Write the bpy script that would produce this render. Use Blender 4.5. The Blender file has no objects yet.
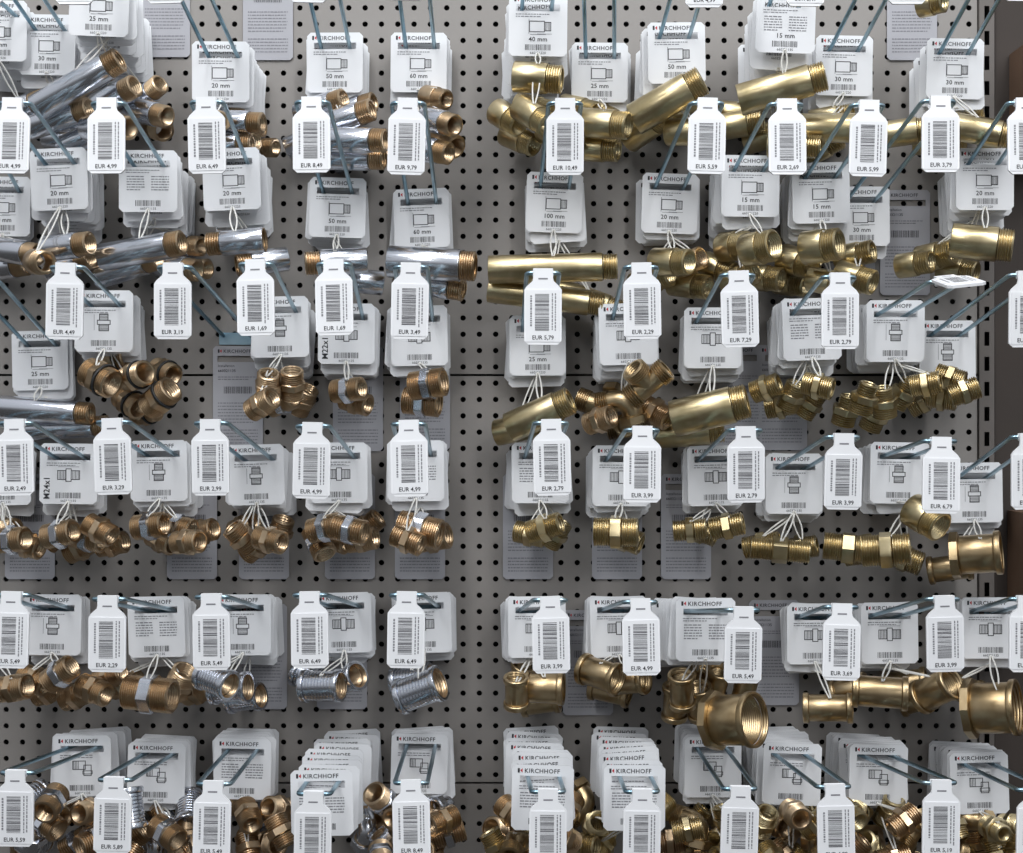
import bpy, math, random
from mathutils import Vector, Matrix, Quaternion
random.seed(7)
R=random.Random(11)
U=0.001
CAMD=1500.0
CX,CY=511.5,426.5
scene=bpy.context.scene
col=scene.collection
scene.view_settings.view_transform='Standard'

def P(px,py,d=0.0):
    """world millimetres of a point d mm in front of the wall"""
    s=(CAMD-d)/1500.0
    return Vector(((px-CX)*s,-d,(CY-py)*s))

# ------------------------------------------------------------ materials
def mat(name,c,metal=0.0,rough=0.5,var=0.06,scale=60.0,bump=0.0,rvar=0.0,c2=None):
    m=bpy.data.materials.new(name); m.use_nodes=True
    nt=m.node_tree; b=nt.nodes['Principled BSDF']
    b.inputs['Metallic'].default_value=metal
    b.inputs['Roughness'].default_value=rough
    tc=nt.nodes.new('ShaderNodeTexCoord')
    n=nt.nodes.new('ShaderNodeTexNoise'); n.inputs['Scale'].default_value=scale
    n.inputs['Detail'].default_value=3
    nt.links.new(tc.outputs['Object'],n.inputs['Vector'])
    r=nt.nodes.new('ShaderNodeValToRGB')
    a=tuple(max(0,x*(1-var)) for x in c)+(1,)
    d=tuple(min(1,x*(1+var)) for x in (c2 or c))+(1,)
    r.color_ramp.elements[0].position=0.3; r.color_ramp.elements[1].position=0.7
    r.color_ramp.elements[0].color=a; r.color_ramp.elements[1].color=d
    nt.links.new(n.outputs['Fac'],r.inputs['Fac'])
    nt.links.new(r.outputs['Color'],b.inputs['Base Color'])
    if rvar>0:
        mr=nt.nodes.new('ShaderNodeMapRange')
        mr.inputs['To Min'].default_value=max(0.02,rough-rvar); mr.inputs['To Max'].default_value=rough+rvar
        nt.links.new(n.outputs['Fac'],mr.inputs['Value']); nt.links.new(mr.outputs['Result'],b.inputs['Roughness'])
    if bump>0:
        bp=nt.nodes.new('ShaderNodeBump'); bp.inputs['Strength'].default_value=bump; bp.inputs['Distance'].default_value=0.0005
        nt.links.new(n.outputs['Fac'],bp.inputs['Height']); nt.links.new(bp.outputs['Normal'],b.inputs['Normal'])
    return m
M={}
M['paper']=mat('card_paper',(0.78,0.79,0.81),0,0.55,0.02,30)
M['edge']=mat('shaded_card_edge',(0.40,0.40,0.41),0,0.7,0.05,200)  # edge grey darkened to paint in the shading between stacked cards
M['shadowpaper']=mat('shadowed_card_paper',(0.40,0.40,0.43),0,0.6,0.03,30)  # grey-white paper with the shadow behind the products painted into its colour
M['ink']=mat('black_ink',(0.025,0.025,0.03),0,0.6,0.1,50)
M['tagink']=mat('tag_ink',(0.07,0.07,0.08),0,0.6,0.1,50)
M['greyink']=mat('grey_ink',(0.22,0.22,0.24),0,0.6,0.1,50)
M['red']=mat('red_ink',(0.55,0.03,0.04),0,0.6,0.1,50)
M['plastic']=mat('white_plastic',(0.86,0.87,0.89),0,0.32,0.015,25)
M['label']=mat('label_paper',(0.80,0.81,0.83),0,0.5,0.02,25)
M['brass']=mat('yellow_brass',(0.50,0.40,0.21),1,0.30,0.08,45,0,0.04,c2=(0.65,0.545,0.34))
M['dbrass']=mat('aged_brass',(0.40,0.285,0.15),1,0.32,0.10,45,0,0.05,c2=(0.54,0.415,0.25))
M['bronze']=mat('red_brass',(0.50,0.355,0.215),1,0.30,0.08,45,0,0.04,c2=(0.62,0.47,0.31))
M['chrome']=mat('polished_chrome',(0.66,0.68,0.73),1,0.21,0.01,3)
M['zinc']=mat('zinc_plated_wire',(0.17,0.34,0.45),1,0.30,0.15,18,0,0.06,c2=(0.38,0.50,0.56))
M['rubber']=mat('black_rubber',(0.02,0.02,0.02),0,0.45,0.1,50)
M['cord']=mat('white_cord',(0.74,0.73,0.69),0,0.6,0.05,100)
M['board']=mat('painted_steel_board',(0.272,0.254,0.238),0,0.5,0.05,6,0.03)
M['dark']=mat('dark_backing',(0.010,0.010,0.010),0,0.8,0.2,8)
M['upright']=mat('upright_steel',(0.13,0.115,0.105),0,0.5,0.1,12)
M['cardboard']=mat('cardboard',(0.13,0.075,0.045),0,0.8,0.15,20)
M['sidewall']=mat('dark_side_panel',(0.045,0.034,0.028),0,0.7,0.2,5)

# ------------------------------------------------------------ mesh builder
class MB:
    def __init__(s): s.v=[]; s.f=[]; s.m=[]; s.mats=[]
    def mi(s,name):
        if name not in s.mats: s.mats.append(name)
        return s.mats.index(name)
    def poly(s,pts,m):
        b=len(s.v); s.v+= [tuple(p) for p in pts]; s.f.append(tuple(range(b,b+len(pts)))); s.m.append(s.mi(m))
    def add(s,vs,fs,m):
        b=len(s.v); s.v+=[tuple(p) for p in vs]
        k=s.mi(m)
        for f in fs: s.f.append(tuple(b+i for i in f)); s.m.append(k)
    def merge(s,o,T):
        b=len(s.v); s.v+=[tuple(T@Vector(p)) for p in o.v]
        for f,m in zip(o.f,o.m): s.f.append(tuple(b+i for i in f)); s.m.append(s.mi(o.mats[m]))
    def rect(s,x,z,w,h,y,m):
        s.poly([(x-w/2,y,z-h/2),(x+w/2,y,z-h/2),(x+w/2,y,z+h/2),(x-w/2,y,z+h/2)],m)
    def frame(s,x,z,w,h,y,t,m):
        s.rect(x,z+h/2,w+t,t,y,m); s.rect(x,z-h/2,w+t,t,y,m); s.rect(x-w/2,z,t,h,y,m); s.rect(x+w/2,z,t,h,y,m)
    def box(s,c,d,m):
        x,y,z=c; a,b,e=d[0]/2,d[1]/2,d[2]/2
        vs=[(x-a,y-b,z-e),(x+a,y-b,z-e),(x+a,y+b,z-e),(x-a,y+b,z-e),(x-a,y-b,z+e),(x+a,y-b,z+e),(x+a,y+b,z+e),(x-a,y+b,z+e)]
        s.add(vs,[(3,2,1,0),(4,5,6,7),(0,1,5,4),(1,2,6,5),(2,3,7,6),(3,0,4,7)],m)
    def prism(s,outline,y0,y1,m,me=None):
        n=len(outline); me=me or m
        s.poly([(x,y0,z) for x,z in outline],m)
        s.poly([(x,y1,z) for x,z in reversed(outline)],m)
        for i in range(n):
            a=outline[i]; b=outline[(i+1)%n]
            s.poly([(a[0],y1,a[1]),(b[0],y1,b[1]),(b[0],y0,b[1]),(a[0],y0,a[1])],me)
    def mesh(s,name,smooth=False,sharp=35):
        me=bpy.data.meshes.new(name)
        me.from_pydata([(a*U,b*U,c*U) for a,b,c in s.v],[],s.f)
        for k in s.mats: me.materials.append(M[k])
        me.polygons.foreach_set('material_index',s.m)
        if smooth:
            me.polygons.foreach_set('use_smooth',[True]*len(s.f))
            me.update()
            me.set_sharp_from_angle(angle=math.radians(sharp))
        me.update()
        return me

_tc={}
def textgeo(t,bold,sp):
    k=(t,bold,sp)
    if k not in _tc:
        cu=bpy.data.curves.new('t','FONT'); cu.body=t; cu.size=1; cu.resolution_u=2; cu.offset=bold; cu.space_character=sp
        ob=bpy.data.objects.new('t',cu)
        me=bpy.data.meshes.new_from_object(ob)
        vs=[tuple(v.co) for v in me.vertices]; fs=[tuple(p.vertices) for p in me.polygons]
        bpy.data.objects.remove(ob); bpy.data.curves.remove(cu); bpy.data.meshes.remove(me)
        w=max([v[0] for v in vs]) if vs else 0
        _tc[k]=(vs,fs,w)
    return _tc[k]
def text(mb,t,x,z,size,y,m,bold=0.012,align='c',rot=0,sx=1.0,sp=1.05):
    vs,fs,w=textgeo(t,bold,sp)
    ox={'c':-w/2,'l':0,'r':-w}[align]
    c,s=math.cos(rot),math.sin(rot)
    out=[]
    for a,b,_ in vs:
        a=(a+ox)*size*sx; b=b*size
        out.append((x+a*c-b*s,y,z+a*s+b*c))
    mb.add(out,fs,m)

def barcode(mb,x,z,w,h,y,m,seed,vertical=False):
    r=random.Random(seed)
    L=h if vertical else w
    p=0
    while p<L-0.5:
        bw=r.choice([0.28,0.3,0.5,0.75]); bw=min(bw,L-p)
        if vertical: mb.rect(x,z-h/2+p+bw/2,w,bw,y,m)
        else: mb.rect(x-w/2+p+bw/2,z,bw,h,y,m)
        p+=bw+r.choice([0.45,0.5,0.8])

def textlines(mb,x0,x1,z,n,step,h,y,m,seed):
    r=random.Random(seed)
    for i in range(n):
        x=x0; end=x1-(r.random()*0.35*(x1-x0) if i==n-1 else r.random()*2)
        while x<end-0.8:
            w=r.uniform(1.2,4.0); w=min(w,end-x)
            mb.rect(x+w/2,z-i*step,w,h,y,m); x+=w+0.7

# ------------------------------------------------------------ objects
def mkobj(name,data,parent=None,loc=None,rot=None,label=None,category=None,group=None,kind=None):
    o=bpy.data.objects.new(name,data)
    col.objects.link(o)
    o.rotation_mode='QUATERNION'
    if parent: o.parent=parent
    if loc is not None: o.location=Vector(loc)*U
    if rot is not None: o.rotation_quaternion=rot
    if data is None: o.empty_display_size=0.01
    if label: o['label']=label
    if category: o['category']=category
    if group: o['group']=group
    if kind: o['kind']=kind
    return o

# ------------------------------------------------------------ lathe
SEG=40
def lathe(mb,prof,m,minner=None,nin=0,poly=0,phase=0.0,T=None):
    n=len(prof); vs=[]
    for (x,r,pf) in prof:
        for j in range(SEG):
            a=2*math.pi*j/SEG
            rr=r
            if pf and poly:
                st=2*math.pi/poly
                q=(a%st)-st/2
                rr=r*math.cos(st/2)/math.cos(q)
                rr=min(rr,r*0.985)
            v=Vector((x,rr*math.cos(a+phase),rr*math.sin(a+phase)))
            if T: v=T@v
            vs.append(v)
    fo=[];fi=[]
    for i in range(n):
        i2=(i+1)%n
        tgt=fi if (i>=n-nin) else fo
        for j in range(SEG):
            j2=(j+1)%SEG
            tgt.append((i*SEG+j,i*SEG+j2,i2*SEG+j2,i2*SEG+j))
    b=len(mb.v); mb.v+=[tuple(v) for v in vs]
    k=mb.mi(m); k2=mb.mi(minner or m)
    for f in fo: mb.f.append(tuple(b+i for i in f)); mb.m.append(k)
    for f in fi: mb.f.append(tuple(b+i for i in f)); mb.m.append(k2)

def part_profile(x0,x1,r,rin,style):
    L=x1-x0; out=[]; pn=0
    if style=='smooth':
        out=[(x0,r-0.7,0),(x0+0.25,r-0.25,0),(x0+0.8,r,0),(x1-0.8,r,0),(x1-0.25,r-0.25,0),(x1,r-0.7,0)]
    elif style=='thread':
        n=max(3,int(round(L/2.2))); p=L/n; dpt=1.5
        out=[(x0,r-dpt,0)]
        for i in range(n):
            out+=[(x0+p*(i+0.36),r,0),(x0+p*(i+0.56),r,0),(x0+p*(i+0.92),r-dpt,0),(x0+p*(i+1),r-dpt,0)]
    elif style=='ribs':
        n=max(2,int(round(L/3.2))); p=L/n
        out=[]
        for i in range(n):
            out+=[(x0+p*i,r-1.0,0),(x0+p*(i+0.2),r,0),(x0+p*(i+0.8),r,0)]
        out+=[(x1,r-1.0,0)]
    elif style in('hex','oct'):
        pn=6 if style=='hex' else 8
        k=1.1
        out=[(x0,r*0.86,0),(x0+0.9,r*k,1),(x1-0.9,r*k,1),(x1,r*0.86,0)]
    elif style=='ring':
        k=min(1.2,L/3)
        out=[(x0,r-0.8,0),(x0+k*0.4,r-0.2,0),(x0+k,r,0),(x1-k,r,0),(x1-k*0.4,r-0.2,0),(x1,r-0.8,0)]
    inner=[(x1,rin+0.6,0)]
    n=max(2,int(L/2.2)); 
    for i in range(n):
        xa=x1-L*(i+0.25)/n; xb=x1-L*(i+0.75)/n
        inner+=[(xa,rin,0),(xb,rin+1.0,0)]
    inner+=[(x0,rin+0.6,0)]
    return out+inner,len(inner),pn

_pm={}
def partmesh(x0,x1,r,rin,style,m,mi):
    k=(round(x0,2),round(x1,2),round(r,2),round(rin,2),style,m,mi)
    if k not in _pm:
        mb=MB(); pr,ni,pn=part_profile(x0,x1,r,rin,style)
        lathe(mb,pr,m,mi,ni,pn)
        _pm[k]=mb.mesh('fitting_'+style,True,30)
    return _pm[k]

def sweep(mb,path,r,m,seg=8,closed=False,cap=True):
    n=len(path); path=[Vector(p) for p in path]
    up=None; rings=[]
    for i in range(n):
        a=path[i-1] if (i>0 or closed) else path[i]
        b=path[(i+1)%n] if (i<n-1 or closed) else path[i]
        t=(b-a).normalized()
        if up is None:
            up=t.orthogonal().normalized()
        else:
            up=(up-t*up.dot(t)).normalized()
        s=t.cross(up)
        rr=r[i] if isinstance(r,(list,tuple)) else r
        rings.append([path[i]+rr*(up*math.cos(2*math.pi*j/seg)+s*math.sin(2*math.pi*j/seg)) for j in range(seg)])
    vs=[v for q in rings for v in q]; fs=[]
    for i in range(n if closed else n-1):
        i2=(i+1)%n
        for j in range(seg):
            j2=(j+1)%seg
            fs.append((i*seg+j,i*seg+j2,i2*seg+j2,i2*seg+j))
    if cap and not closed:
        fs.append(tuple(reversed(range(seg)))); fs.append(tuple((n-1)*seg+j for j in range(seg)))
    mb.add(vs,fs,m)

# fitting specifications ------------------------------------------------
FL={
'chrome':('chrome_pipe_extension','pipe extension','polished chrome pipe extension with red-brass threaded end','chrome pipe extensions hanging from the hooks'),
'brass':('brass_pipe_extension','pipe extension','yellow brass pipe extension with threaded end','brass pipe extensions hanging from the hooks'),
'bronzeext':('brass_pipe_extension','pipe extension','short red-brass pipe extension with threaded end','brass pipe extensions hanging from the hooks'),
'nip':('hex_nipple','pipe fitting','yellow brass double nipple with hex collar and threaded ends','brass nipples hanging from the hooks'),
'rnip':('hex_nipple','pipe fitting','red-brass double nipple with hex collar and threaded ends','brass nipples hanging from the hooks'),
'red':('reducing_nipple','pipe fitting','brass reducing nipple with hex collar and narrower threaded end','brass nipples hanging from the hooks'),
'cnip':('hex_nipple','pipe fitting','red-brass double nipple with chromed hex collar','chromed hex nipples hanging from the hooks'),
'onip':('hex_nipple','pipe fitting','red-brass nipple with hex collar and black rubber ring','nipples with sealing rings hanging from the hooks'),
'csock':('pipe_socket','pipe socket','ribbed chrome pipe socket with red-brass threaded bore','chrome pipe sockets hanging from the hooks'),
'sock':('pipe_socket','pipe socket','aged brass pipe socket with raised collars','brass pipe sockets hanging from the hooks'),
'big':('large_pipe_coupling','pipe coupling','large aged brass coupling with octagonal collar and threaded bore','large brass couplings hanging from the hooks'),
'elbow':('pipe_elbow','pipe elbow','aged brass pipe elbow with threaded end and hex collar','brass elbows hanging from the hooks'),
'celbow':('pipe_elbow','pipe elbow','chrome pipe elbow with red-brass threaded end','chrome elbows hanging from the hooks'),
'tee':('pipe_tee','pipe tee','aged brass tee piece with three threaded ends','brass tees hanging from the hooks'),
}
DEF={'chrome':(60,12),'brass':(55,13),'bronzeext':(30,12),'nip':(28,11.8),'rnip':(30,12.2),'red':(28,12),'cnip':(32,13.2),'onip':(28,12.5),
 'csock':(38,15),'sock':(38,15),'big':(42,25),'elbow':(36,11),'celbow':(34,10.5),'tee':(46,11)}
I4=Matrix.Identity(4)
def spec(kind,L,r):
    h=L/2
    if kind in('chrome','brass','bronzeext'):
        m={'chrome':'chrome','brass':'brass','bronzeext':'bronze'}[kind]; t={'chrome':'bronze','brass':'brass','bronzeext':'bronze'}[kind]
        tl=min(14,L*0.42)
        return [('sleeve',partmesh(-h,h-tl,r,r-2.6,'smooth',m,t),I4),('threaded_end',partmesh(h-tl,h,r-1.0,r-4.2,'thread',t,t),I4)]
    if kind in('nip','rnip','cnip','red','onip'):
        m={'nip':'brass','rnip':'bronze','cnip':'bronze','red':'brass','onip':'bronze'}[kind]; c='chrome' if kind=='cnip' else m
        r2=r*0.72 if kind=='red' else r-1.2
        L_=[('threaded_end',partmesh(-h,-h*.27,r-1.2,r-4.6,'thread',m,m),I4),('hex_collar',partmesh(-h*.27,h*.27,r,min(r,r2)-3.4,'hex',c,m),I4),
            ('threaded_end',partmesh(h*.27,h,r2,r2-3.4,'thread',m,m),I4)]
        if kind=='onip': L_.append(('sealing_ring',partmesh(h*.27,h*.27+2.6,r+0.6,r-1.5,'ring','rubber','rubber'),I4))
        return L_
    if kind in('csock','sock'):
        m='chrome' if kind=='csock' else 'dbrass'; i='bronze' if kind=='csock' else 'dbrass'
        return [('collar',partmesh(-h,-h+5.5,r,r-3.6,'ring',m,i),I4),('socket_body',partmesh(-h+5.5,h-5.5,r-1.8,r-5,'ribs' if kind=='csock' else 'smooth',m,i),I4),('collar',partmesh(h-5.5,h,r,r-3.6,'ring',m,i),I4)]
    if kind=='big':
        m='dbrass'
        return [('collar',partmesh(-h,-h+9,r,r-3.6,'oct',m,m),I4),('socket_body',partmesh(-h+9,h-6,r-2.5,r-4.6,'smooth',m,m),I4),('collar',partmesh(h-6,h,r,r-3.0,'ring',m,m),I4)]
    if kind in('elbow','celbow'):
        m='chrome' if kind=='celbow' else 'dbrass'; t='bronze' if kind=='celbow' else 'dbrass'
        key=('elb',L,r,m)
        if key not in _pm:
            mb=MB(); q=r*1.05
            path=[(-h+6,0,0)]+[(-h+14+q*math.sin(a),0,-q+q*math.cos(a)) for a in [math.radians(15*i) for i in range(0,7)]]+[(-h+14+q,0,-q-3)]
            sweep(mb,path,r-1.5,m,20)
            _pm[key]=(mb.mesh('elbow_body',True,50),(-h+14+q,-q-3))
        bm,(ex,ez)=_pm[key]
        Tz=Matrix.Translation(Vector((ex,0,ez))*U)@Matrix.Rotation(math.radians(90),4,'Y')
        return [('elbow_body',bm,I4),('threaded_end',partmesh(-h-6,-h+7,r-0.4,r-4,'thread',t,t),I4),
                ('hex_collar',partmesh(0,9,r+1.6,r-3,'hex',m,t),Tz)]
    if kind=='tee':
        m='dbrass'
        key=('tee',L,r)
        if key not in _pm:
            mb=MB(); sweep(mb,[(-h+8,0,0),(0,0,0),(h-8,0,0)],r-1.3,m,24); sweep(mb,[(0,0,0),(0,0,h-9)],r-1.4,m,24)
            _pm[key]=mb.mesh('tee_body',True,40)
        e=partmesh(h-11,h,r+0.8,r-3,'thread',m,m)
        return [('tee_body',_pm[key],I4),('threaded_end',e,I4),('threaded_end',e,Matrix.Rotation(math.pi,4,'Z')),('threaded_end',e,Matrix.Rotation(-math.pi/2,4,'Y'))]

placed=[]
def samples(c,d,h):
    n=max(2,int(h/6)+1)
    return [c+d*(h*(2*i/(n)-1)) for i in range(n+1)]
def clash(S,r):
    for S2,r2,c2,h2 in placed:
        if (S[len(S)//2]-c2).length > r+r2+h2+60: continue
        lim=(r+r2)*0.88
        for a in S:
            for b in S2:
                if (a-b).length_squared<lim*lim: return True
    return False
fittings=[]
def fit(kind,px,py,d,ang=0,yaw=0,L=None,r=None,force=True,roll=None):
    dl,dr=DEF[kind]; L=L or dl; r=r or dr
    c=P(px,py,d)
    a=math.radians(ang); y=math.radians(yaw)
    dirv=Vector((math.cos(a)*math.cos(y),-math.sin(y),math.sin(a)*math.cos(y)))
    h=max(0.1,L/2-r*0.5)
    if c.y>-(r+2+abs(dirv.y)*L/2): c.y=-(r+2+abs(dirv.y)*L/2)
    S=samples(c,dirv,h)
    if clash(S,r):
        if not force: return None
        ok=False
        for k in range(10):
            for sg in (1,-1):
                c2=c+Vector((0,sg*-7*(k+1),0))
                if c2.y>-(r+2+abs(dirv.y)*L/2) or c2.y<-185: continue
                f=(CAMD+c2.y)/(CAMD+c.y)
                c2=Vector((c2.x*f,c2.y,c2.z*f)); S=samples(c2,dirv,h)
                if not clash(S,r): ok=True; break
            if ok: break
        if not ok: return None
        c=c2
    placed.append((S,r,S[len(S)//2].copy(),h))
    nm,cat,lab,grp=FL[kind]
    q=Vector((1,0,0)).rotation_difference(dirv)@Quaternion((1,0,0),R.uniform(0,6.28) if roll is None else math.radians(roll))
    if kind in('chrome','brass'):
        lab=('long ' if L>=75 else 'short ' if L<=40 else '')+lab
    e=mkobj(nm,None,None,c,q,lab,cat,grp)
    for pn,me,T in spec(kind,L,r):
        o=mkobj(pn,me,e)
        if T is not I4:
            o.location=T.to_translation(); o.rotation_quaternion=T.to_quaternion()
        if kind in('chrome','celbow') and pn=='threaded_end': o['label']='red-brass threaded end'
        if kind=='cnip' and pn=='hex_collar': o['label']='chromed hex collar'
    fittings.append((c,r,L,dirv,kind))
    return e
def cluster(kinds,x0,x1,y0,y1,n,dmin=20,dmax=110,ang=(-30,30),yaw=(-50,50),tries=30,L=None,r=None):
    for i in range(n):
        for t in range(tries):
            kd=R.choice(kinds)
            if fit(kd,R.uniform(x0,x1),R.uniform(y0,y1),R.uniform(dmin,dmax),R.uniform(*ang),R.uniform(*yaw),L,r,False): break

# ------------------------------------------------------------ wall
PITCH=16.32
def board(name,x0,cols,ztop,rows,label):
    vs=[];fs=[]
    rr=2.8
    cs=[(math.cos(math.radians(15+30*i)),math.sin(math.radians(15+30*i))) for i in range(12)]
    sq=[]
    for c,s in cs:
        k=1/max(abs(c),abs(s)); sq.append((c*k*PITCH/2,s*k*PITCH/2))
    for j in range(rows):
        for i in range(cols):
            cx=x0+(i+.5)*PITCH; cz=ztop-(j+.5)*PITCH
            b=len(vs)
            for (a,c) in sq: 
                zz=cz+c
                if j==0 and c>7: zz-=1.1
                if j==rows-1 and c<-7: zz+=1.1
                vs.append((cx+a,0,zz))
            for (a,c) in cs: vs.append((cx+a*rr,0,cz+c*rr))
            for (a,c) in cs: vs.append((cx+a*rr,2.0,cz+c*rr))
            for q in range(12):
                q2=(q+1)%12
                fs.append((b+q,b+12+q,b+12+q2,b+q2))
                fs.append((b+12+q,b+24+q,b+24+q2,b+12+q2))
    X1=x0+cols*PITCH; zt=ztop-1.1; zb=ztop-rows*PITCH+1.1
    b=len(vs)
    vs+=[(x0,0,zt),(X1,0,zt),(X1,12,zt),(x0,12,zt),(x0,0,zb),(X1,0,zb),(X1,12,zb),(x0,12,zb)]
    fs+=[(b,b+1,b+2,b+3),(b+4,b+7,b+6,b+5),(b+1,b+5,b+6,b+2),(b,b+3,b+7,b+4)]
    me=bpy.data.meshes.new(name)
    me.from_pydata([(a*U,c*U,e*U) for a,c,e in vs],[],[tuple(reversed(f)) for f in fs])
    me.materials.append(M['board']); me.update()
    mkobj(name,me,label=label,category='wall panel',kind='structure')
X0=-CX-100; COLS=66
zs1=CY-375; zs2=CY-783
lb='grey painted steel perforated panel behind the hooks'
board('wall_back_middle',X0,COLS,zs1,25,lb)
board('wall_back_lower',X0,COLS,zs2,12,lb)
board('wall_back_upper',X0,COLS,zs1+25*PITCH,25,lb)
board('wall_back_top',X0,COLS,zs1+35*PITCH,10,lb)
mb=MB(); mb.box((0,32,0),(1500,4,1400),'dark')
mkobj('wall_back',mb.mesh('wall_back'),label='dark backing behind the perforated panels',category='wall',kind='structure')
xr=X0+COLS*PITCH
mb=MB()
w=15; z=600
x0=xr+1; x1=xr+1+w; xa=x0+5; xb=x1-5
while z>-620:
    zc=z-12.5
    mb.poly([(x0,-4,zc-12.5),(xa,-4,zc-12.5),(xa,-4,zc+12.5),(x0,-4,zc+12.5)],'upright')
    mb.poly([(xb,-4,zc-12.5),(x1,-4,zc-12.5),(x1,-4,zc+12.5),(xb,-4,zc+12.5)],'upright')
    mb.poly([(xa,-4,zc+7),(xb,-4,zc+7),(xb,-4,zc+12.5),(xa,-4,zc+12.5)],'upright')
    mb.poly([(xa,-4,zc-12.5),(xb,-4,zc-12.5),(xb,-4,zc-7),(xa,-4,zc-7)],'upright')
    z-=25
mb.poly([(x0,-4,600),(x0,26,600),(x0,26,-620),(x0,-4,-620)],'upright')
mb.poly([(x1,-4,-620),(x1,26,-620),(x1,26,600),(x1,-4,600)],'upright')
mb.box(((x0+x1)/2,24,0),(w,3,1220),'dark')
mkobj('trim_1',mb.mesh('trim_1'),label='dark slotted steel shelving upright beside the perforated panel',category='upright',kind='structure')
mb=MB(); mb.box((x1+102,4,0),(200,6,1300),'sidewall')
mkobj('wall_right',mb.mesh('wall_right'),label='dark brown side panel beyond the upright',category='wall',kind='structure')
def carton(px,py,w,h,dpt):
    c=P(px,py,0); e=mkobj('cardboard_box',None,None,(c.x,-dpt/2-1,c.z),None,'brown cardboard box beside the shelving upright','box','cardboard boxes beside the upright')
    mb=MB(); mb.box((0,0.5,0),(w,dpt-1,h),'cardboard'); mkobj('box_body',mb.mesh('box_body'),e)
    mb=MB(); mb.box((0,-dpt/2-0.2,h/4+0.5),(w*0.98,1.5,h/2-2),'cardboard'); mkobj('flap',mb.mesh('flap'),e)
carton(1032,110,46,110,50); carton(1032,555,50,90,50)

# ------------------------------------------------------------ product cards
CW=55.0; TOP=13.0; BOT=-45.5; SH=20.5
def cardbase(mb,w,top,bot,paper,t=0.5,sh=SH,sv=3.1,ch=3.5):
    h=w/2
    for y,flip in((-t/2,False),(t/2,True)):
        polys=[[(-h,sv),(h,sv),(h,top-ch),(h-ch,top),(-h+ch,top),(-h,top-ch)],
               [(-h,-sv),(-sh,-sv),(-sh,sv),(-h,sv)],[(sh,-sv),(h,-sv),(h,sv),(sh,sv)],
               [(-h,-sv),(-h,bot+ch),(-h+ch,bot),(h-ch,bot),(h,bot+ch),(h,-sv)]]
        for pl in polys:
            q=[(a,y,b) for a,b in pl]
            if flip: q.reverse()
            mb.poly(q,paper)
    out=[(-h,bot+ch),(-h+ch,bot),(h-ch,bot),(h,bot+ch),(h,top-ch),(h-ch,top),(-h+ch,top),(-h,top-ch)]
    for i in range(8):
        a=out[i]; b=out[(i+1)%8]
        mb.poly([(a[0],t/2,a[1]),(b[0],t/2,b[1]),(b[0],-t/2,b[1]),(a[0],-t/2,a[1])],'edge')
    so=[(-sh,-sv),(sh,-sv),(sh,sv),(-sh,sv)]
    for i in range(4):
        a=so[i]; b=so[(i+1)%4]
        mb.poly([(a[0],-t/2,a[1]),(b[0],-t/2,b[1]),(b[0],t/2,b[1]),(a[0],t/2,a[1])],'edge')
def logo(mb,x,z,s,y,ink='ink'):
    mb.poly([(x,y,z),(x+1.7*s,y,z),(x+1.7*s,y,z+3.6*s),(x,y,z+3.6*s)],ink)
    mb.poly([(x+2.0*s,y,z+1.8*s),(x+3.9*s,y,z),(x+3.9*s,y,z+3.6*s)],'red')
_cards={}
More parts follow.
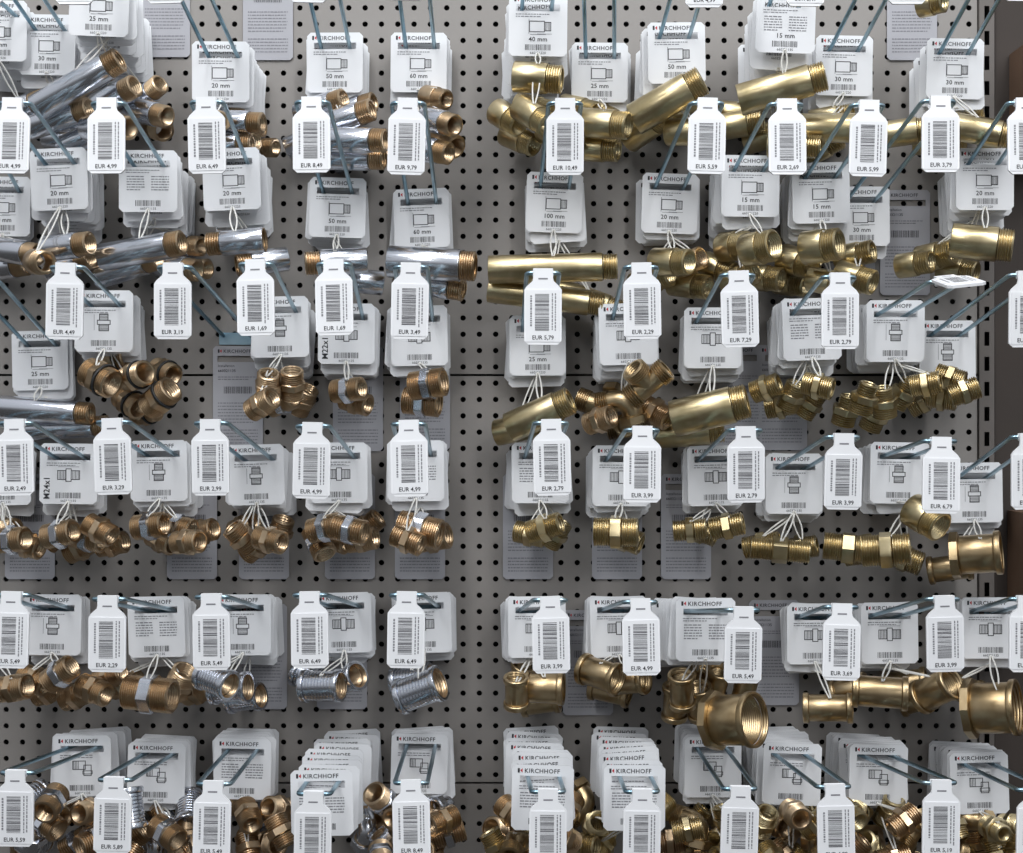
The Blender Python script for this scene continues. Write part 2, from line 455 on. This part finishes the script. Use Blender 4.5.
def cardmesh(size,style,ext=0):
    k=(size,style,ext)
    if k in _cards: return _cards[k]
    mb=MB(); cardbase(mb,CW,TOP,BOT-ext,'paper')
    y=-0.45
    logo(mb,-22.5,5.8,1.1,y)
    text(mb,'KIRCHHOFF',-16.5,5.8,5.4,y,'ink',0.014,'l',sx=1.0,sp=1.1)
    textlines(mb,-21,12,-6.0,2,2.2,0.8,y,'greyink',(style or 0)+7)
    zc=-17.5
    if style==0:
        mb.frame(-1,zc,14,10,y,0.7,'ink'); mb.frame(9,zc,6,8,y,0.7,'ink')
        for i in range(4): mb.rect(7+i*1.3,zc,0.5,8,y,'ink')
        mb.rect(-8.5,zc,0.5,14,y,'greyink'); mb.rect(6,zc-7,29-15,0.4,y,'greyink'); mb.rect(0,zc-7.5,15,0.4,y,'greyink')
    elif style==1:
        mb.frame(0,zc,5,12,y,0.7,'ink'); mb.frame(-6.5,zc,8,8.5,y,0.7,'ink'); mb.frame(6.5,zc,8,8.5,y,0.7,'ink')
        for i in range(5):
            mb.rect(-9+i*1.4,zc,0.5,8.5,y,'ink'); mb.rect(3.8+i*1.4,zc,0.5,8.5,y,'ink')
        mb.rect(0,zc+8,20,0.4,y,'greyink')
    elif style==2:
        mb.frame(0,zc,12,4,y,0.7,'ink'); mb.frame(0,zc+5,8,6,y,0.7,'ink'); mb.frame(0,zc-5,9,6,y,0.7,'ink')
        for i in range(4):
            mb.rect(0,zc+3.2+i*1.3,8,0.5,y,'ink'); mb.rect(0,zc-7+i*1.3,9,0.5,y,'ink')
        mb.rect(-9,zc,0.4,15,y,'greyink')
    elif style==3:
        textlines(mb,-20,-2,-12,6,2.5,1.0,y,'greyink',5); textlines(mb,3,20,-12,6,2.5,1.0,y,'greyink',8)
    elif style==4:
        mb.frame(-3,zc+2,12,8,y,0.7,'ink'); mb.frame(5,zc-3,7,10,y,0.7,'ink')
        for i in range(4): mb.rect(-8+i*1.4,zc+2,0.5,8,y,'ink')
        mb.frame(5,zc-5,9,3,y,0.6,'ink')
    if size: 
        if size.startswith('M'): text(mb,size,-18,-41,8.0,y,'ink',0.018,'l',rot=math.pi/2,sx=0.95)
        else: text(mb,size,0,-31.5,6.0,y,'ink',0.015,'c')
    barcode(mb,0,-37.2,24,5.5,y,'ink',(len(size)*7+(style or 0)*3)%97)
    text(mb,'660121220' if style==0 else '660321135',0,-43.4,3.2,y,'ink',0.003,'c')
    me=(mb,mb.mesh('product_card')); _cards[k]=me
    return me
mb=MB(); cardbase(mb,50,TOP,-92,'shadowpaper',ch=3)
y=-0.45
logo(mb,-20,6.2,0.95,y); text(mb,'KIRCHHOFF',-14.5,6.2,4.7,y,'ink',0.012,'l',sp=1.1)
text(mb,'Installation',-20,-8,3.6,y,'ink',0.0,'l'); text(mb,'660321135',-20,-13,3.8,y,'ink',0.008,'l')
textlines(mb,-20,18,-18,2,2.4,0.9,y,'greyink',3)
barcode(mb,0,-31,28,7,y,'ink',4)
textlines(mb,-20,20,-44,7,3.2,1.1,y,'greyink',31)
textlines(mb,-20,20,-71,5,3.2,1.1,y,'greyink',32)
INFO=mb.mesh('info_card')
def infocard(px,ptop,d=2.0,roll=0):
    c=P(px,ptop+TOP,d)
    mkobj('information_card',INFO,None,c,Quaternion((0,1,0),math.radians(roll)),'tall printed information card with painted-in grey shade hanging flat on the panel','card','information cards at the back of the hooks')

# ------------------------------------------------------------ price tags
_pl={}
mb=MB()
mb.prism([(-16,-58.5),(-12.5,-62),(12.5,-62),(16,-58.5),(16,-15),(14,-12),(9,-7.5),(8.5,-5),(8.5,3.5),(-8.5,3.5),(-8.5,-5),(-9,-7.5),(-14,-12),(-16,-15)],-1.2,1.2,'plastic')
mb.rect(0,-5.5,8,1.3,-1.35,'greyink')
TAGP=mb.mesh('tag_plate')
mb=MB()
pr=[(-8.8,2.6,0),(-8.2,3.3,0),(8.2,3.3,0),(8.8,2.6,0),(8.8,1.7,0),(-8.8,1.7,0)]
lathe(mb,pr,'plastic')
TAGC=mb.mesh('tag_clip',True,40)
def pricemesh(price):
    if price in _pl: return _pl[price]
    mb=MB(); mb.prism([(-14.3,-59.5),(14.3,-59.5),(14.3,-15),(-14.3,-15)],-0.35,0.2,'label')
    y=-0.55; sd=sum(map(ord,price)) if price else 1
    barcode(mb,-0.8,-34,12.0,32,y,'tagink',sd,True)
    for k,x in enumerate((8.0,10.6)):
        r=random.Random(sd+k); z=-18
        while z>-49:
            h=r.uniform(1.0,3.2); mb.rect(x,z-h/2,1.0,h,y,'greyink'); z-=h+0.7
    r=random.Random(sd+9); z=-20
    while z>-46: 
        h=r.uniform(.8,2.2); mb.rect(-10.2,z-h/2,1.5,h,y,'greyink'); z-=h+0.7
    if price: text(mb,'EUR '+price,0,-57.6,5.0,y,'ink',0.012,'c',sp=1.0,sx=0.98)
    _pl[price]=mb.mesh('price_label'); return _pl[price]

# ------------------------------------------------------------ hooks
TIPD=212.0; HW=14.0; WR=2.0
def add_cord(card,cm,target,ext):
    inv=cm.inverted()
    a=Vector((0,0,BOT-ext+2))
    b=inv@target
    mb=MB()
    dx=R.uniform(1.5,3.0)
    n=7
    for s in(-1,1):
        path=[]
        for i in range(n):
            t=i/(n-1)
            p=a.lerp(b,t); p=p+Vector((s*dx*math.sin(math.pi*t)*0.9+s*0.8, -0.6, 0))
            if i==0: p.y=-0.9
            path.append(p)
        sweep(mb,path,0.8,'cord',5)
    sweep(mb,[a+Vector((-1.6,-0.9,0)),a+Vector((0,-1.1,0.7)),a+Vector((1.6,-0.9,0))],0.7,'cord',5)
    mkobj('cord',mb.mesh('cord',True,60),card,label='white plastic cord')
hooks=[]
def h(tx,tt,price,cx,ct,dc,n,size='',style=None,base=None,flip=0,yaw=0,stack=False):
    T=P(tx,tt+5,TIPD)
    if base: B=P(base[0],base[1],0); 
    else:
        C=P(cx,ct+TOP,dc); B=C+(C-T)*(dc/(TIPD-dc)); 
    B.y=0
    hooks.append(dict(T=T,B=B,price=price,dc=dc,n=n,size=size,style=style,flip=flip,yaw=yaw,cx=cx,stack=bool(base)))

# row 0
h(-92,-72,'4,89',-2,0,60,6,'30 mm',0)
h(-15,-72,'4,89',48,14,50,6,'30 mm',0)
h(77,-70,'4,89',95,-12,115,10,'25 mm',0,base=(124,38))
h(165,-73,'4,89',222,41,55,8,'20 mm',0)
h(310,-74,'8,49',335,32,35,7,'50 mm',0)
h(407,-75,'9,79',420,32,30,6,'60 mm',0)
h(545,-88,'3,79',537,-6,90,8,'40 mm',0)
h(598,-78,'4,99',600,42,30,6,'25 mm',0)
h(704,-69,'4,99',675,22,70,9,'50 mm',0)
h(805,-70,'5,49',785,-10,110,9,'15 mm',3)
h(905,-71,'5,99',845,35,44,7,'30 mm',0)
h(1022,-75,'5,99',955,38,50,8,'30 mm',0)
# row 1
h(-45,98,'4,99',4,176,25,4,'20 mm',0)
h(14,98,'4,99',58,148,78,8,'20 mm',0)
h(108,98,'4,99',147,150,78,8,'',3)
h(207,97,'6,49',232,148,80,9,'20 mm',0)
h(312,97,'8,49',337,177,34,6,'50 mm',0)
h(408,98,'9,79',422,188,20,5,'60 mm',0)
h(565,98,'10,49',555,172,36,6,'100 mm',0)
h(707,98,'5,59',670,173,36,7,'20 mm',0)
h(786,99,'2,69',750,155,72,8,'15 mm',0)
h(868,100,'5,99',822,162,60,8,'15 mm',0)
h(939,96,'3,79',862,186,24,5,'30 mm',0)
h(1024,98,'4,99',985,148,80,9,'20 mm',0)
# row 2
h(-30,262,'3,19',40,330,24,6,'25 mm',0)
h(67,262,'4,49',103,290,75,8,'',2)
h(174,262,'3,19',235,320,10,0,'')
h(256,259,'1,69',280,296,60,8,'',2)
h(334,259,'1,69',348,303,50,7,'M22x1',1)
h(411,262,'3,49',418,305,42,7,'',1)
h(543,268,'5,79',537,315,36,6,'25 mm',0)
h(641,262,'2,29',628,303,75,12,'',1)
h(738,270,'7,29',712,307,55,8,'',1)
h(839,272,'2,79',810,298,85,12,'',3)
h(945,277,'',895,300,75,9,'',2,flip=78)
h(1026,270,'2,79',948,320,50,8,'',2)
# row 3
h(-60,420,'2,49',2,445,30,4,'',1)
h(16,418,'2,49',68,443,50,7,'M24x1',1)
h(113,417,'3,29',158,440,60,9,'',2)
h(211,418,'2,99',255,444,50,7,'',2)
h(313,421,'4,99',338,442,50,7,'',1)
h(409,419,'4,99',416,440,55,7,'',3)
h(551,418,'2,79',540,442,55,7,'',3)
h(642,425,'3,99',622,445,55,7,'',1)
h(745,425,'2,79',715,445,40,5,'',1)
h(843,432,'3,99',795,453,45,8,'',2)
h(940,436,'6,79',900,442,70,10,'',2)
h(1028,432,'2,49',975,462,35,5,'',2)
# row 4
h(-60,592,'5,49',-5,596,30,3,'',1)
h(13,590,'5,49',52,594,50,7,'',2)
h(109,594,'2,29',155,596,60,9,'',3)
h(212,592,'5,49',243,594,60,9,'',2)
h(310,590,'6,49',342,592,45,6,'',1)
h(407,590,'6,49',422,592,45,7,'',1)
h(550,595,'3,99',536,596,70,9,'',1)
h(640,597,'4,99',618,596,55,8,'',1)
h(743,605,'5,49',705,598,115,14,'',3)
h(841,602,'3,69',815,603,55,8,'',1)
h(943,594,'3,99',888,602,65,9,'',1)
h(1026,594,'3,99',990,597,65,9,'',1)
# row 5
h(17,768,'5,59',82,735,60,8,'',4)
h(115,775,'5,89',157,742,60,8,'',4)
h(214,779,'5,49',242,738,60,8,'',3)
h(314,789,'5,49',326,782,175,9,'',3,base=(352,741))
h(411,778,'8,49',421,733,40,6,'',4)
h(548,787,'5,49',541,770,165,8,'',3,base=(532,738))
h(642,787,'5,49',636,770,165,8,'',3,base=(618,738))
h(740,784,'4,99',712,736,60,8,'',4)
h(834,782,'4,99',792,743,85,9,'',4)
h(940,778,'5,19',880,744,75,9,'',4)
h(1034,785,'4,99',980,752,75,9,'',4)

# ------------------------------------------------------------ fittings (photo order)
F=fit
# row 0, chrome
F('chrome',78,84,95,27,10,95,13); F('chrome',112,98,60,20,25,60,12); F('chrome',60,118,75,12,20,70,12); F('chrome',108,128,90,-8,35,60,12)
F('chrome',145,112,60,-18,30,60,12); F('bronzeext',158,128,40,-30,50); F('chrome',20,108,40,15,20,60,11)
F('chrome',238,122,70,-5,15,52,11); F('chrome',230,145,45,5,20,60,11); F('bronzeext',215,125,90,20,50,26,11)
F('chrome',340,120,60,14,18,70,12); F('chrome',352,140,75,-4,18,70,12); F('chrome',345,158,45,-3,12,80,12); F('chrome',315,138,30,20,10,60,12)
F('chrome',440,122,70,-25,45,45,12); F('bronzeext',447,142,55,-40,40,30,13); F('chrome',428,150,40,-15,30,50,12); F('bronzeext',436,98,40,-20,40,30,11)
# row 0, brass
F('brass',538,78,90,-6,10,46,14.5); F('brass',508,118,75,-38,35,34,13); F('brass',534,116,100,-40,35,42,12.5); F('brass',604,124,80,-10,25,50,14); F('brass',592,148,50,-8,20,54,13); F('brass',560,138,60,-35,35,44,13); F('brass',520,140,35,-30,35,40,12)
F('brass',668,100,95,28,15,74,15.5); F('brass',646,126,75,30,35,48,15); F('brass',735,125,40,5,20,55,13); F('brass',690,132,40,-5,30,45,13)
F('brass',782,88,100,14,12,82,15); F('brass',832,128,75,-2,12,70,14); F('brass',770,135,50,12,30,50,13); F('brass',795,146,35,-6,20,50,12)
F('brass',905,132,60,5,20,52,13); F('brass',975,130,80,-14,15,75,13); F('brass',940,142,35,-5,20,50,13); F('brass',932,3,90,0,40,25,12)
# row 1
F('chrome',18,252,60,-10,30,55,12); F('chrome',2,268,40,5,20,60,12); F('chrome',68,246,90,4,20,50,12.5); F('bronzeext',40,262,60,-10,50,26,12)
F('chrome',142,250,85,8,15,85,13); F('chrome',128,268,50,14,20,70,12); F('chrome',178,268,45,-10,30,50,12)
F('chrome',236,242,95,184,-5,55,12); F('chrome',262,262,50,190,20,50,12)
F('chrome',336,262,80,184,10,58,12.5); F('chrome',352,280,45,175,15,60,12)
F('chrome',432,264,70,-4,8,84,15.5); F('chrome',430,284,40,-12,15,70,12)
F('brass',553,268,80,1,4,122,13.5); F('brass',546,297,60,-8,5,112,12.5); F('brass',588,300,30,-20,10,70,12)
F('brass',672,262,85,-5,40,40,13.5); F('brass',652,280,55,15,35,42,13); F('brass',690,285,40,-12,35,42,13); F('bronzeext',690,262,50,20,45,30,12)
F('brass',760,248,100,8,42,32,16); F('brass',735,246,65,0,50,32,14.5); F('brass',718,268,50,-25,30,34,12.5); F('brass',764,278,45,-10,35,38,13); F('brass',740,278,30,20,35,36,12)
F('brass',822,246,100,4,35,36,16); F('brass',798,262,65,-25,40,36,14); F('brass',856,278,55,-22,35,38,13.5); F('brass',855,255,35,10,35,38,12.5); F('brass',828,282,40,-15,35,38,12)
F('brass',982,243,90,-8,18,56,16.5); F('brass',936,256,65,10,42,36,13.5); F('brass',958,270,50,-14,35,38,12.5); F('brass',915,264,35,5,40,34,12)
# row 2
F('onip',100,378,95,-25,25,32,15.5); F('onip',136,376,80,15,40,30,13.5); F('onip',160,398,75,35,25,34,14.5); F('onip',130,402,60,-30,35,30,13.5); F('onip',115,360,40,10,20); F('onip',165,372,45,-20,40); F('onip',146,412,40,10,30)
F('chrome',38,410,45,-4,8,110,12); F('chrome',60,428,25,3,8,100,11)
F('rnip',268,386,80,80,35); F('rnip',292,384,75,85,30); F('cnip',282,402,50,20,30,30,12.5); F('rnip',303,400,50,60,30); F('rnip',262,404,35,30,30)
F('cnip',348,390,70,5,25,32,12.5); F('rnip',356,402,40,-15,25)
F('cnip',428,384,75,8,18,34,15); F('cnip',422,402,55,-6,14,36,14.5)
F('brass',540,414,75,24,15,66,14.5); F('brass',520,428,40,12,20,50,13)
F('tee',648,384,95,40,15,46,11.5,roll=30); F('elbow',622,400,75,10,20,38,12,roll=10); F('rnip',655,412,60,-32,30,34,13); F('elbow',600,406,50,-20,15,36,12,roll=150); F('tee',628,425,30,10,10,42,11,roll=90); F('rnip',600,420,40,20,40); F('elbow',640,410,30,40,30,34,11)
F('brass',710,410,85,14,14,72,17.5); F('brass',690,432,35,5,10,66,14)
for (x,y,d,a,w) in((766,388,80,20,25),(792,396,75,70,25),(818,386,85,-15,25),(780,406,45,10,20),(810,404,50,60,20)): F('nip',x,y,d,a,w,28,12)
for (x,y,d,a,w) in((846,410,70,80,20),(864,398,85,75,20),(884,402,80,100,20),(903,393,65,60,20),(875,416,45,70,20)): F('red',x,y,d,a,w,30,12.5)
for (x,y,d,a,w) in((926,384,80,10,25),(950,378,75,-20,25),(964,392,85,20,10),(942,398,60,-10,25),(922,402,40,30,20)): F('nip',x,y,d,a,w,28,12)
# row 3
for (k,x,y,d,a,w) in(('cnip',12,540,80,5,20),('rnip',28,545,50,-15,20),('cnip',60,534,85,12,20),('cnip',88,538,78,-8,18),('rnip',112,544,60,10,15),('rnip',80,548,40,25,20),('rnip',100,530,40,-25,20),
  ('cnip',150,526,85,8,18),('cnip',178,528,82,-10,18),('rnip',202,532,60,15,25),('rnip',162,540,50,-20,30),('rnip',188,542,35,5,30),
  ('rnip',242,538,80,130,20),('rnip',270,540,85,-10,30),('rnip',256,546,50,40,20),('rnip',280,532,40,70,20),
  ('cnip',325,528,80,15,20),('cnip',350,530,85,-10,18),('rnip',362,540,60,10,20),('rnip',335,540,45,-15,30)): F(k,x,y,d,a,w)
F('cnip',420,530,80,-12,14,42,16,roll=20); F('rnip',432,538,40,10,20,36,14); F('rnip',408,540,40,-20,20)
F('nip',545,528,85,18,20,34,12.5); F('nip',530,534,60,-10,20,30,12); F('nip',556,534,45,60,20,28,11.5); F('nip',540,540,30,10,20)
F('nip',616,532,85,0,8,42,15,roll=10); F('nip',625,538,45,-20,20,34,13); F('nip',605,540,35,10,20,32,12)
F('nip',690,530,70,5,10,32,11.5); F('nip',727,526,80,12,15,32,12); F('nip',702,532,35,-20,20,30,11.5)
F('nip',780,550,80,-4,8,56,12); F('nip',762,545,50,12,20,36,12); F('nip',800,548,50,10,20,34,12)
F('nip',848,548,80,-5,12,46,14.5); F('nip',886,550,90,4,16,44,16); F('nip',868,550,50,10,20,46,14.5); F('nip',904,558,55,-20,20,36,13.5)
F('brass',926,518,105,-38,45,36,16); F('big',976,554,100,6,22,46,20.5); F('sock',938,550,65,-20,25,42,16); F('sock',950,568,35,10,20,42,14)
# row 4
for (k,x,y,d,a,w,L,r) in(('rnip',14,688,80,10,20,32,13.5),('rnip',34,680,55,-20,20,30,13),('cnip',60,674,85,35,15,32,13),('rnip',94,690,80,-15,25,32,13),('rnip',76,696,50,20,20,30,12.5),
  ('cnip',150,694,90,-3,14,48,17.5),('rnip',180,682,60,60,25,32,14),('rnip',198,690,50,20,25,32,13.5),('rnip',126,684,40,20,20,32,13),('rnip',48,692,35,20,20,30,12),('rnip',110,676,35,20,20,30,12),('rnip',172,700,40,10,20,30,12)): F(k,x,y,d,a,w,L,r)
F('csock',230,688,85,6,16,38,15); F('csock',216,680,45,-15,30,36,14.5); F('csock',245,698,40,10,20,36,14)
F('csock',322,686,85,4,18,40,15.5); F('csock',345,680,60,25,35,36,14.5); F('csock',312,678,40,-20,20)
F('csock',420,690,80,22,16,44,17.5); F('csock',412,680,35,10,15,40,15)
F('sock',544,688,80,0,10,38,16); F('sock',522,676,55,80,30,32,13); F('sock',540,700,35,10,10); F('sock',516,692,35,90,20,32,12)
F('sock',600,674,85,-12,35,40,15.5); F('sock',628,680,60,10,30,38,15); F('sock',610,690,35,-10,20,40,14)
F('big',733,720,130,10,38,46,25.5); F('sock',682,690,95,95,25,36,13); F('sock',700,702,75,100,25,36,13.5); F('sock',716,684,60,80,30,36,13); F('sock',675,702,55,90,20,36,13); F('sock',745,688,50,80,20,36,13); F('sock',694,680,35,60,20,36,13)
F('sock',828,708,85,2,14,46,14.5); F('sock',850,690,55,20,25,36,14); F('sock',880,692,85,-2,12,50,16); F('sock',905,684,45,10,20,42,15)
F('sock',936,690,80,40,40,40,17); F('sock',960,688,50,-20,30,40,15); F('big',992,708,100,8,30,48,26); F('sock',918,700,40,20,20,36,13)
# row 5
MX=['celbow','rnip','cnip','csock']
sm=(-80,80)
cluster(MX,18,62,800,850,10,15,110,sm,sm); cluster(MX,70,135,805,860,12,15,110,sm,sm); cluster(MX,135,205,805,860,14,15,110,sm,sm)
cluster(['rnip','celbow','rnip'],235,285,795,850,10,15,110,sm,sm); cluster(MX,360,395,800,860,8,15,110,sm,sm); cluster(MX,395,448,800,860,12,15,110,sm,sm)
BX=['nip','elbow','rnip','red','nip']
cluster(BX,494,522,812,860,10,15,150,sm,sm); cluster(BX,562,602,808,860,10,15,150,sm,sm); cluster(BX,655,735,806,865,18,15,120,sm,sm)
cluster(BX,745,835,812,865,18,15,120,sm,sm); cluster(BX,850,915,808,862,15,15,120,sm,sm); cluster(BX,945,1020,812,862,16,15,120,sm,sm)
# fill behind
cluster(['chrome'],30,150,95,145,6,15,70,(-20,30),(10,40),30,55,11); cluster(['chrome'],215,260,115,150,4,15,70,(-10,20),(10,40),30,45,10.5)
cluster(['chrome'],300,370,105,160,5,15,70,(-10,20),(10,40),30,55,11); cluster(['brass'],500,620,105,150,4,15,60,(-35,0),(20,40),30,40,12)
cluster(['brass'],640,860,112,150,7,15,60,(-15,25),(15,40),30,42,12); cluster(['brass'],690,870,250,288,4,15,60,(-25,15),(30,50),30,34,12)
cluster(['chrome'],0,190,245,275,6,15,60,(-10,15),(10,40),30,50,11); cluster(['brass'],920,1000,120,145,3,15,50,(-15,15),(15,40),30,42,12)
for (x0_,x1_) in((0,35),(55,118),(145,205),(235,285),(318,368)): cluster(['rnip','cnip'],x0_,x1_,526,548,2,15,60,(-60,60),(-30,40))

# ------------------------------------------------------------ build hooks, cards, tags
used=set(); allcards=[]
for hk in hooks:
    T,B=hk['T'],hk['B']
    e=mkobj('display_hook',None,None,B,None,'zinc-plated double-wire display hook fixed to the perforated panel','hook','double-wire display hooks')
    D=T-B
    mb=MB(); path=[]
    path.append(Vector((-HW,-1.5,0)));
    fwd=D.normalized()
    rc=4.0
    endL=D+Vector((-HW,0,0)); endR=D+Vector((HW,0,0))
    path.append(endL-fwd*30); path.append(endL-fwd*rc)
    for a in(30,60): 
        a=math.radians(a); path.append(endL+Vector((rc*(1-math.cos(a)),0,0))-fwd*rc*(1-math.sin(a)))
    path.append(endL+Vector((rc,0,0))); path.append(D); path.append(endR-Vector((rc,0,0)))
    for a in(60,30):
        a=math.radians(a); path.append(endR-Vector((rc*(1-math.cos(a)),0,0))-fwd*rc*(1-math.sin(a)))
    path.append(endR-fwd*rc); path.append(endR-fwd*30); path.append(Vector((HW,-1.5,0)))
    sweep(mb,path,WR,'zinc',10)
    mkobj('wire_loop',mb.mesh('wire_loop',True,50),e)
    mb=MB(); mb.box((0,-1.1,-3),(2*HW+8,2.0,12),'zinc'); mkobj('mounting_plate',mb.mesh('mounting_plate'),e)
    q=Quaternion((0,1,0),math.radians(R.uniform(-1.6,1.6)))@Quaternion((1,0,0),math.radians(R.uniform(-3,3)))
    if hk['flip']: q=Quaternion((0,1,0),math.radians(-6))@Quaternion((1,0,0),math.radians(-hk['flip']))
    lab='white plastic price tag '+('reading EUR '+hk['price']+' on a hook tip' if hk['price'] else 'flipped up flat on a hook tip')
    t=mkobj('price_tag',None,None,T,q,lab,'price tag','price tags on the hook tips')
    mkobj('clip',TAGC,t); mkobj('tag_plate',TAGP,t,(0,-4.2,0)); mkobj('price_label',pricemesh(hk['price']),t,(0,-5.5,0))
    n=hk['n']; dc=hk['dc']; d0=4.5
    if n<1: continue
    n=min(n,int((dc-d0)/2.2)+1)
    yawb=R.uniform(-3,3)
    cards=[]
    for i in range(n):
        d=dc if n==1 else d0+(dc-d0)*(i/(n-1))
        if 0<i<n-1: d+=R.uniform(-.25,.25)*(dc-d0)/(n-1)
        p=B+D*(d/TIPD)
        front=(i==n-1)
        jit=0.4 if front else 1
        loc=p+Vector((R.uniform(-3.6,3.6)*jit,0,-0.9))
        ext=0 if front else R.choice([0,0,4,8]) if not hk['stack'] else 0
        rl=R.uniform(-4,4)*(0.5 if front else 1)
        q=Quaternion((0,1,0),math.radians(rl))@Quaternion((0,0,1),math.radians(yawb+R.uniform(-1,1)))@Quaternion((1,0,0),math.radians(R.uniform(-1,1)))
        cards.append([n-1-i,loc,q,hk,ext,None])
    allcards+=cards
    cm_front=cards[-1][1]
    cands=[]
    for fi,(fc,fr,fl,fd,fk) in enumerate(fittings):
        if fi in used: continue
        m=cm_front; dx=fc.x-m.x; dz=(m.z+BOT)-fc.z
        if abs(dx)<42 and 2<dz<75: cands.append((abs(dx)+dz*0.3-(-fc.y)*0.15,fi))
    cands.sort()
    for k,(s,fi) in enumerate(cands[:min(3,len(cards))]):
        used.add(fi)
        fc,fr,fl,fd,fk=fittings[fi]
        cards[len(cards)-1-k][5]=fc+Vector((0,-fr*0.6,fr*0.75))
allcards.sort(key=lambda c:c[0])
stuff=MB()
for i,(rank,loc,q,hk,ext,target) in enumerate(allcards):
    src,me=cardmesh(hk['size'],hk['style'] or 0,ext)
    cm=Matrix.Translation(loc)@q.to_matrix().to_4x4()
    if i<300:
        lab='white product card with barcode'+((' marked '+hk['size']) if hk['size'] else '')+' hanging on a hook'
        c=mkobj('product_card',me,None,loc,q,lab,'card','white product cards hanging on the hooks')
        if target is not None: add_cord(c,cm,target,ext)
    else: stuff.merge(src,cm)
mkobj('product_card',stuff.mesh('stacked_product_cards'),None,None,None,'white product cards stacked behind the front ones','card','white product cards hanging on the hooks','stuff')

for x,y in((238,346),(358,346),(268,-45),(912,-45),(165,-48),(30,474),(192,474),(264,474),(350,474),(420,474),(528,474),(617,474),(686,474),
           (774,600),(262,604),(342,604),(425,345),(588,610),(782,345),(850,186),(905,190),(740,345)):
    infocard(x,y)

# ------------------------------------------------------------ camera, light
cam=bpy.data.cameras.new('camera'); co=bpy.data.objects.new('camera',cam); col.objects.link(co)
co.location=(0,-CAMD*U,0); co.rotation_euler=(math.pi/2,0,0)
cam.sensor_width=36; cam.lens=1500/1023*36; cam.clip_start=0.05
scene.camera=co
def area(name,loc,target,sx,sy,power,color=(1,1,1)):
    l=bpy.data.lights.new(name,'AREA'); l.shape='RECTANGLE'; l.size=sx; l.size_y=sy; l.energy=power; l.color=color
    o=bpy.data.objects.new(name,l); col.objects.link(o); o.location=loc
    o.rotation_mode='QUATERNION'; o.rotation_quaternion=(Vector(target)-Vector(loc)).to_track_quat('-Z','Y')
area('ceiling_light',(-0.5,-1.3,1.7),(0,0,-0.1),0.25,2.4,23,(0.98,0.99,1.0))
area('ceiling_light_far',(0.9,-2.2,1.6),(0,0,-0.1),0.25,2.4,28,(0.98,0.99,1.0))
area('ceiling_light_wide',(0,-1.6,2.0),(0,0,0),2.6,0.3,21,(0.95,0.98,1))
wd=bpy.data.worlds.new('world'); scene.world=wd; wd.use_nodes=True
nt=wd.node_tree; bg=nt.nodes['Background']
tc=nt.nodes.new('ShaderNodeTexCoord'); sp=nt.nodes.new('ShaderNodeSeparateXYZ'); rp=nt.nodes.new('ShaderNodeValToRGB')
mr=nt.nodes.new('ShaderNodeMapRange'); mr.inputs['From Min'].default_value=-1; mr.inputs['From Max'].default_value=1
nt.links.new(tc.outputs['Generated'],sp.inputs[0]); nt.links.new(sp.outputs['Z'],mr.inputs['Value']); nt.links.new(mr.outputs['Result'],rp.inputs['Fac']); nt.links.new(rp.outputs['Color'],bg.inputs['Color'])
el=rp.color_ramp.elements
el[0].position=0.0; el[0].color=(0.075,0.072,0.07,1); el[1].position=1.0; el[1].color=(0.9,0.93,1.0,1)
for p,c in((0.38,(0.10,0.10,0.10,1)),(0.5,(0.24,0.245,0.255,1)),(0.60,(0.68,0.71,0.75,1))):
    k=el.new(p); k.color=c
bg.inputs['Strength'].default_value=0.78
print('fittings',len(fittings),'cards',len(allcards),'objects',len(bpy.data.objects))
